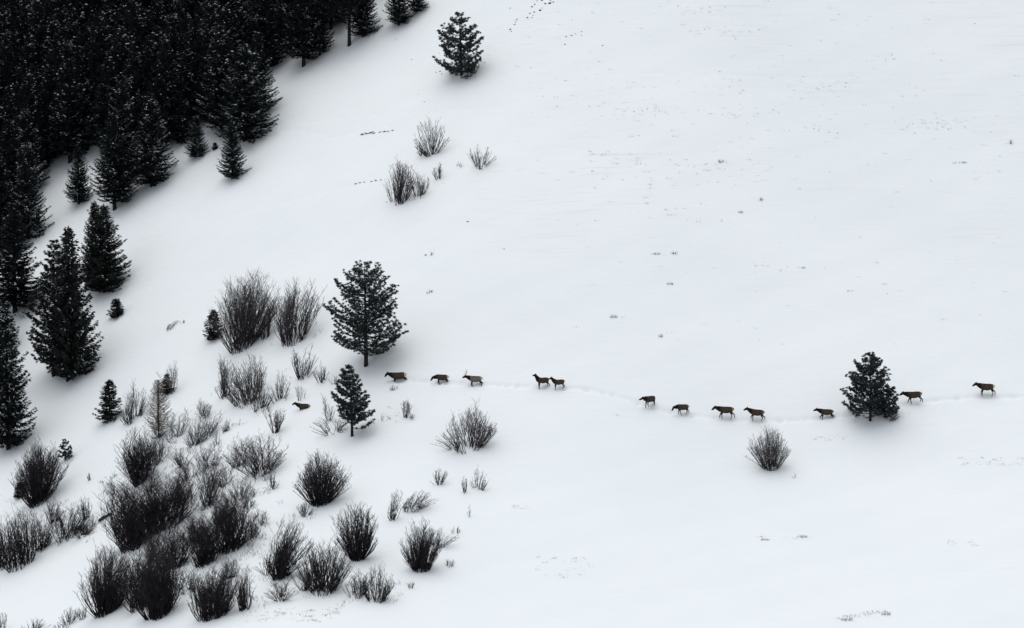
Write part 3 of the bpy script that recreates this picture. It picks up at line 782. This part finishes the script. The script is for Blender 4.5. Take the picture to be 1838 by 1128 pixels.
# ------------------------------------------------------------------ dry grass
def tuft(g, wx, wy, wz, h_, n, spread, r, m_=0, w_=.022):
    for i in range(n):
        a = r.uniform(0, 6.28); b_ = r.random() * spread
        s0 = (wx + math.cos(a) * b_, wy + math.sin(a) * b_ * .5, wz - .02)
        hh = h_ * r.uniform(.5, 1.1)
        g.rod(s0, (s0[0] + r.gauss(0, .35) * hh, s0[1] + r.gauss(0, .25) * hh, s0[2] + hh * .9), w_, w_ * .4, m_)
g = Geo(); r = random.Random(21)
def scatter(n, xa, xb, ya, yb, h0=.07, h1=.19, nb=3, sp=.22, skew=0.0):
    for i in range(n):
        x = r.uniform(xa, xb); y = r.uniform(ya, yb) + skew * (x - xa)
        p = P(x, y); k = r.random() ** 2
        tuft(g, p.x, p.y, p.z, h0 + (h1 - h0) * k, 2 + int(nb * k * 2), sp * (1 + 2 * k), r, 0, .014 + .012 * k)
scatter(230, 900, 1838, 0, 180)
scatter(240, 960, 1500, 140, 340)
scatter(90, 1500, 1838, 160, 330)
scatter(120, 900, 1838, 330, 620)
scatter(40, 700, 960, 60, 420, .08, .16)
scatter(60, 1060, 1300, 270, 400, .12, .3)
for x0, y0, n in ((1290, 60, 22), (1160, 200, 26), (1340, 205, 20), (1680, 220, 30), (1450, 235, 16), (1270, 300, 14), (1400, 480, 12), (1590, 110, 12), (1250, 20, 18), (1480, 150, 14), (1700, 230, 14)):
    for i in range(n):
        p = P(x0 + r.gauss(0, 34), y0 + r.gauss(0, 6)); tuft(g, p.x, p.y, p.z, r.uniform(.1, .25), 4, .4, r, 0, .022)
scatter(34, 1720, 1838, 822, 836, .15, .3, 2, .2)
scatter(26, 1460, 1520, 785, 795, .1, .2, 3, .3, -.12)
scatter(40, 960, 1060, 1000, 1040, .1, .25)
scatter(18, 1360, 1460, 962, 972, .08, .18)
scatter(36, 1500, 1590, 1108, 1116, .15, .3, 4, .3, -.15)
scatter(30, 440, 620, 1098, 1116, .12, .28, 4, .4)
scatter(70, 440, 540, 1096, 1118, .06, .16, 3, .3, -.06)
scatter(70, 545, 615, 1096, 1112, .06, .18, 3, .3, -.15)
scatter(16, 1700, 1760, 970, 980, .1, .2)
scatter(20, 0, 60, 885, 905, .1, .2)
scatter(30, 180, 260, 850, 880, .1, .25)
scatter(60, 250, 480, 820, 950, .1, .3)
scatter(14, 920, 950, 908, 914, .08, .16)
scatter(30, 640, 720, 730, 760, .1, .2)
scatter(10, 1060, 1110, 745, 748, .05, .08)
gb = Geo()
def brush(n, poly, h0, h1):
    k_ = 0
    while k_ < n:
        x = r.uniform(poly[0], poly[2]); y = r.uniform(poly[1], poly[3])
        if y < poly[1] + (poly[3] - poly[1]) * .5 * (1 - (x - poly[0]) / (poly[2] - poly[0])): k_ += .3; continue
        p = P(x, y); hh = r.uniform(h0, h1) * (.5 + r.random())
        for j in range(r.randint(4, 9)):
            bx, by = r.gauss(0, .3), r.gauss(0, .25); ln = hh * r.uniform(.5, 1.2); dx = r.gauss(0, .5); dy = r.gauss(0, .3)
            zb = float(height(p.x + bx, p.y + by)) - .03
            a_ = (p.x + bx, p.y + by, zb); m_ = (a_[0] + dx * ln * .4, a_[1] + dy * ln * .4, zb + ln * .5); e_ = (m_[0] + dx * ln * .5 + r.gauss(0, .1), m_[1] + dy * ln * .4, zb + ln)
            gb.rod(a_, m_, .016, .012, 0); gb.rod(m_, e_, .012, .006, 0)
            gb.rod(m_, (m_[0] + r.gauss(0, .2) * ln, m_[1], m_[2] + ln * .4), .009, .004, 0)
        k_ += 1
brush(150, (190, 800, 480, 960), .3, .7)
brush(70, (330, 880, 560, 1040), .3, .6)
brush(60, (230, 950, 480, 1100), .3, .6)
brush(50, (320, 730, 500, 880), .2, .5)
brush(50, (20, 880, 190, 980), .2, .5)
brush(30, (260, 780, 330, 850), .3, .6)
brush(24, (480, 900, 560, 1090), .15, .35)
brush(26, (560, 1030, 720, 1085), .15, .35)
brush(14, (380, 560, 570, 625), .2, .5)
brush(20, (380, 660, 520, 745), .2, .5)
tag(link('undergrowth', gb.mesh('undergrowth', [M['twig']])), 'low tangled twigs filling the gaps of the brush field', 'undergrowth', kind='stuff')
# the shaded litter under the trailside pine
for i in range(50):
    p = P(r.uniform(1500, 1640), r.uniform(735, 765)); tuft(g, p.x, p.y, p.z, .12, 2, .2, r, 0, .016)
tag(link('dry_grass', g.mesh('dry_grass', [M['grass']])), 'sparse dry grass blades poking through the snow all over the slope', 'grass', kind='stuff')

TU = [(1294, 292, 12, 8, 'dark grass tuft on the open upper slope, tallest near its middle'), (1722, 293, 26, 5, 'low dark streak of dry grass on the upper right slope'),
      (1815, 258, 7, 11, 'forked dry stalk near the right edge on the upper slope'), (1101, 571, 14, 9, 'pale dry tuft on open snow, lower left of the wide slope'),
      (1203, 511, 14, 6, 'flat brown tuft on the wide slope above the elk line'), (1185, 605, 8, 9, 'small upright tuft nearest above the elk line'),
      (1177, 457, 16, 6, 'left of two brown tufts side by side in mid slope'), (1210, 456, 14, 8, 'right of two brown tufts side by side in mid slope'),
      (775, 458, 5, 9, 'thin upright tuft on snow above the largest pine'), (764, 459, 5, 4, 'tiny dark tuft left of the thin upright one'),
      (771, 526, 10, 8, 'small double twig tuft right of the largest pine top'), (1526, 523, 10, 4, 'tiny flat tuft on the right mid slope'),
      (1330, 382, 9, 5, 'tiny dark tuft in the middle of the wide slope'), (1367, 360, 9, 7, 'greyish tuft right above the centre of the wide slope'),
      (1442, 482, 8, 5, 'brown speck tuft on the right mid slope'), (1520, 1114, 22, 9, 'golden grass clump at the bottom edge'), (1372, 970, 18, 5, 'low dry weeds on the lower snow, centre right'),
      (1440, 965, 18, 8, 'dry weeds with curved stalk right on the lower snow'), (1590, 1104, 16, 12, 'thin golden stalks right of the clump at the bottom edge'), (708, 700, 16, 14, 'thin weed sprig at the feet of the elk by the largest pine')]
for i, (x, y, w_, h_, lab) in enumerate(TU):
    p = P(x, y); k = mpp(p); g = Geo(); r = random.Random(500 + i)
    for j in range(int(5 + w_ * .6)):
        a = r.uniform(-.5, .5) * w_ * k
        tuft(g, a, r.uniform(-.1, .1), float(height(p.x + a, p.y)) - p.z, h_ * k * (1 - abs(a) / (w_ * k) * .9), 2, .06, r, 0, .017)
    o = link('grass_tuft', g.mesh('grass_tuft', [M['grass_dark']])); o.location = p
    tag(o, lab, 'grass tuft', 'larger dry tufts on the open snow')

# ------------------------------------------------------------------ elk
def skin_mesh(name, nodes, edges, root):
    bm = bmesh.new(); ly = bm.verts.layers.skin.verify()
    vs = {}
    for k_, (co, ra) in nodes.items():
        v = bm.verts.new(co); v[ly].radius = ra if isinstance(ra, tuple) else (ra, ra); v[ly].use_root = (k_ == root); vs[k_] = v
    for a, b_ in edges: bm.edges.new((vs[a], vs[b_]))
    me_ = bpy.data.meshes.new(name); bm.to_mesh(me_); bm.free()
    o = bpy.data.objects.new(name, me_); COL.objects.link(o)
    s_ = o.modifiers.new('skin', 'SKIN'); s_.use_smooth_shade = True; s_.branch_smoothing = .3
    q = o.modifiers.new('sub', 'SUBSURF'); q.levels = 3; q.render_levels = 3
    bpy.context.view_layer.update()
    dg = bpy.context.evaluated_depsgraph_get()
    out = bpy.data.meshes.new_from_object(o.evaluated_get(dg)); out.name = name
    bpy.data.objects.remove(o, do_unlink=True)
    return out

def elk(px, py, label, neck=.45, head=-.1, legs=((0, 0), (0, 0), (0, 0), (0, 0)), yaw=0.0, length=35, sink=.12, bull=False, pale_rump=False, flank='elk_body', pitch=0.0, head_yaw=0.0, hgt=1.0):
    """legs: near front, far front, near hind, far hind: (hoof swing forwards, lift). Built facing +x; near side is -y"""
    p = P(px, py); k = mpp(p)
    o = empty('elk', (p.x, p.y, p.z), label, 'elk', 'elk walking in file across the snow')
    Nn = {}; E = []
    def add(n_, co, ra, par=None):
        Nn[n_] = (co, ra)
        if par: E.append((par, n_))
    add('rump', (-.86, 0, 1.16), (.24, .28)); add('pelvis', (-.68, 0, 1.12), (.36, .44), 'rump'); add('loin', (-.34, 0, 1.07), (.40, .48), 'pelvis')
    add('belly', (.02, 0, 1.03), (.42, .50), 'loin'); add('chest', (.36, 0, 1.06), (.38, .52), 'belly')
    add('shoulder', (.58, 0, 1.16), (.31, .44), 'chest')
    nl = .66
    nx_, nz_ = math.cos(neck), math.sin(neck)
    add('neck', (.62 + nx_ * nl * .5, 0, 1.22 + nz_ * nl * .5), (.19, .28), 'shoulder')
    add('nape', (.62 + nx_ * nl, 0, 1.24 + nz_ * nl), (.17, .21), 'neck')
    hx, hz = math.cos(head) * math.cos(head_yaw), math.sin(head); hy = -math.cos(head) * math.sin(head_yaw)
    b0 = (.62 + nx_ * nl, 0, 1.24 + nz_ * nl)
    def hp(f_, dz=0): return (b0[0] + hx * f_, b0[1] + hy * f_, b0[2] + hz * f_ + dz)
    add('skull', hp(.15, .03), (.15, .185), 'nape'); add('muzzle', hp(.38, .0), (.105, .115), 'skull'); add('nose', hp(.53, -.01), (.075, .08), 'muzzle')
    ex, ey = -math.sin(head_yaw), math.cos(head_yaw)
    for n_, s_ in (('ear', 1), ('ear2', -1)):
        eb = hp(.04, .06)
        et = (eb[0] - hx * .06 + abs(ex) * s_ * .12 - .02, eb[1] + s_ * ey * .20, eb[2] + .19)
        em = tuple((eb[c] + et[c]) / 2 for c in range(3))
        add(n_ + 'm', em, (.08, .05), 'skull'); add(n_, et, (.045, .03), n_ + 'm')
    add('tail', (-1.06, 0, 1.18), .035, 'rump')
    s = length * k / 2.40
    rz = math.pi + yaw
    def gz(lx, ly):
        wx = p.x + (lx * math.cos(rz) - ly * math.sin(rz)) * s; wy = p.y + (lx * math.sin(rz) + ly * math.cos(rz)) * s
        return (float(height(wx, wy)) - p.z) / s + lx * math.sin(pitch)
    for i, (nm, sy) in enumerate((('fn', -1), ('ff', 1))):
        sw, lf = legs[i]
        if lf == 0: lf = max(-.35, min(.35, gz(.45 + sw, sy * .14)))
        bd = .18 * max(0, min(1, lf * 3)) * (legs[i][1] > 0) + .03
        add(nm + '0', (.44, sy * .15, .88), (.15, .20), 'chest')
        add(nm + '1', (.42 + sw * .25, sy * .15, .66), (.088, .115), nm + '0')
        add(nm + '2', (.44 + sw * .55 + bd, sy * .14, .40 + lf * .55), (.058, .062), nm + '1')
        add(nm + '3', (.42 + sw * .95 - bd * .4, sy * .14, .13 + lf), (.040, .043), nm + '2')
        add(nm + '4', (.45 + sw, sy * .14, .02 + lf), (.040, .042), nm + '3')
    for i, (nm, sy) in enumerate((('hn', -1), ('hf', 1))):
        sw, lf = legs[2 + i]
        if lf == 0: lf = max(-.35, min(.35, gz(-.78 + sw, sy * .15)))
        add(nm + '0', (-.70, sy * .15, .92), (.19, .29), 'pelvis')
        add(nm + '1', (-.62 + sw * .25, sy * .16, .72), (.125, .165), nm + '0')
        add(nm + '2', (-.88 + sw * .62, sy * .15, .47 + lf * .4), (.060, .075), nm + '1')
        add(nm + '3', (-.82 + sw * .95, sy * .15, .14 + lf), (.041, .045), nm + '2')
        add(nm + '4', (-.78 + sw, sy * .15, .02 + lf), (.040, .042), nm + '3')
    me_ = skin_mesh('body', Nn, E, 'pelvis')
    mats = [M[flank], M['elk_back'], M['elk_dark'], M['elk_leg'], M['elk_rump_pale' if pale_rump else 'elk_rump'], M['hoof']]
    me_.materials.clear()
    for m_ in mats: me_.materials.append(m_)
    keys = list(Nn); C_ = np.array([Nn[q][0] for q in keys])
    for pl in me_.polygons:
        c = np.array(pl.center); d = np.linalg.norm(C_ - c, axis=1); q = keys[int(np.argmin(d))]
        if q in ('neck', 'nape', 'skull', 'muzzle', 'nose', 'ear', 'earm', 'ear2', 'ear2m'): mi_ = 2
        elif q == 'shoulder': mi_ = 2 if (c[0] > .66 or c[2] < .98) else 0
        elif q[:2] in ('fn', 'ff', 'hn', 'hf') and q[2] != '0': mi_ = 5 if (q[2] == '4' and c[2] < Nn[q][0][2] + .03) else 3
        elif q in ('fn0', 'ff0', 'hn0', 'hf0') and c[2] < .82: mi_ = 3
        elif c[0] < -.74 and c[2] > .84 and (c[0] < -.86 or pl.normal.x < -.22) or q == 'tail': mi_ = 4
        elif c[2] > 1.36 and pl.normal.z > .6: mi_ = 1
        elif c[2] < .70: mi_ = 3
        else: mi_ = 0
        pl.material_index = mi_
    link('body', me_, o)
    if bull:
        for s_ in (-1, 1):
            g_ = Geo(); b1 = Vector(hp(.07, .10)) + Vector((0, s_ * .05, 0))
            pts = [b1 + Vector(v) for v in ((0, 0, 0), (-.04, s_ * .14, .16), (-.16, s_ * .28, .38), (-.24, s_ * .34, .62), (-.20, s_ * .30, .86))]
            g_.path(pts, .030, .012, 0)
            for q, dv in ((0, (.20, s_ * .04, .10)), (1, (.20, s_ * .05, .18)), (2, (.16, s_ * .04, .22)), (3, (.16, s_ * .02, .18))):
                g_.path([pts[q], pts[q] + Vector(dv) * .6, pts[q] + Vector(dv) + Vector((0, 0, .07))], .022, .008, 0)
            link('antler', g_.mesh('antler', [M['antler']]), o)
    o.scale = (s, s, s)
    o.location = (p.x + .12 * length * k * math.cos(yaw) * (1 if neck < .6 else .4), p.y, p.z - sink * s)
    o.rotation_euler = (0, pitch, math.pi + yaw)
    return o

EL = [
 (541, 735, 'leading elk belly deep in snow among the bushes', dict(neck=.42, head=-.45, sink=.62, length=29, legs=((0, 0), (0, 0), (0, 0), (0, 0)))),
 (712, 683, 'elk lunging with hind legs stretched back, right below the largest pine', dict(neck=.30, head=-.75, sink=.50, length=36, legs=((.2, 0), (0, 0), (-.45, .25), (-.25, .1)), pale_rump=True, pitch=.10)),
 (789, 686, 'dark elk with head lowered to the snow, between the lunging elk and the bull', dict(neck=-.35, head=-.95, sink=.42, length=31, legs=((.1, 0), (-.15, 0), (-.2, 0), (.1, 0)), pale_rump=True)),
 (849, 690, 'pale flanked bull elk with antlers', dict(neck=.25, head=-.35, sink=.35, length=32, bull=True, flank='elk_pale', legs=((.1, 0), (-.1, 0), (-.22, 0), (0, 0)), pale_rump=True)),
 (972, 695, 'elk standing with head raised, left of the close pair', dict(neck=1.0, head=-.1, sink=.16, length=32, legs=((0, 0), (.05, 0), (.05, 0), (-.12, 0)), head_yaw=1.0, yaw=.35)),
 (1001, 697, 'elk following closely behind, right of the close pair', dict(neck=.75, head=-.2, sink=.16, length=29, legs=((0, 0), (.1, 0), (-.2, .05), (.1, 0)), head_yaw=1.2, yaw=.35)),
 (1163, 730, 'elk turned half away with lowered head, alone mid file', dict(neck=.05, head=-.35, sink=.08, length=33, yaw=.75, legs=((.15, 0), (-.05, .1), (-.15, 0), (.1, 0)), head_yaw=.9)),
 (1221, 744, 'elk walking with nose to the snow and crossed hind legs', dict(neck=-.30, head=-1.0, sink=.06, length=31, yaw=.25, legs=((.05, 0), (-.25, 0), (-.2, 0), (.3, 0)), pale_rump=True)),
 (1298, 751, 'striding elk with level head, left of two similar walkers', dict(neck=.18, head=-.65, sink=.06, length=36, legs=((.3, .06), (0, 0), (-.3, 0), (.2, 0)))),
 (1353, 755, 'striding elk with a raised foreleg, right of two similar walkers', dict(neck=.38, head=-.45, sink=.05, length=34, legs=((.25, .15), (0, 0), (-.3, 0), (.15, 0)), pitch=-.06)),
 (1479, 749, 'small elk calf wading left of the trailside pine', dict(neck=.25, head=-.3, sink=.38, length=32, legs=((.45, .05), (.1, 0), (-.35, .15), (.0, 0)))),
 (1637, 724, 'elk walking just right of the trailside pine', dict(neck=.22, head=-.45, sink=.06, length=36, legs=((.35, 0), (-.05, 0), (.05, .12), (-.15, .05)), pitch=.09, pale_rump=False)),
 (1766, 710, 'last elk of the file near the right edge', dict(neck=.28, head=-.5, sink=.05, length=36, legs=((.2, .1), (.1, 0), (-.28, 0), (.15, 0)), pale_rump=True)),
]
for x, y, lab, o_ in EL:
    elk(x, y, lab, **o_)
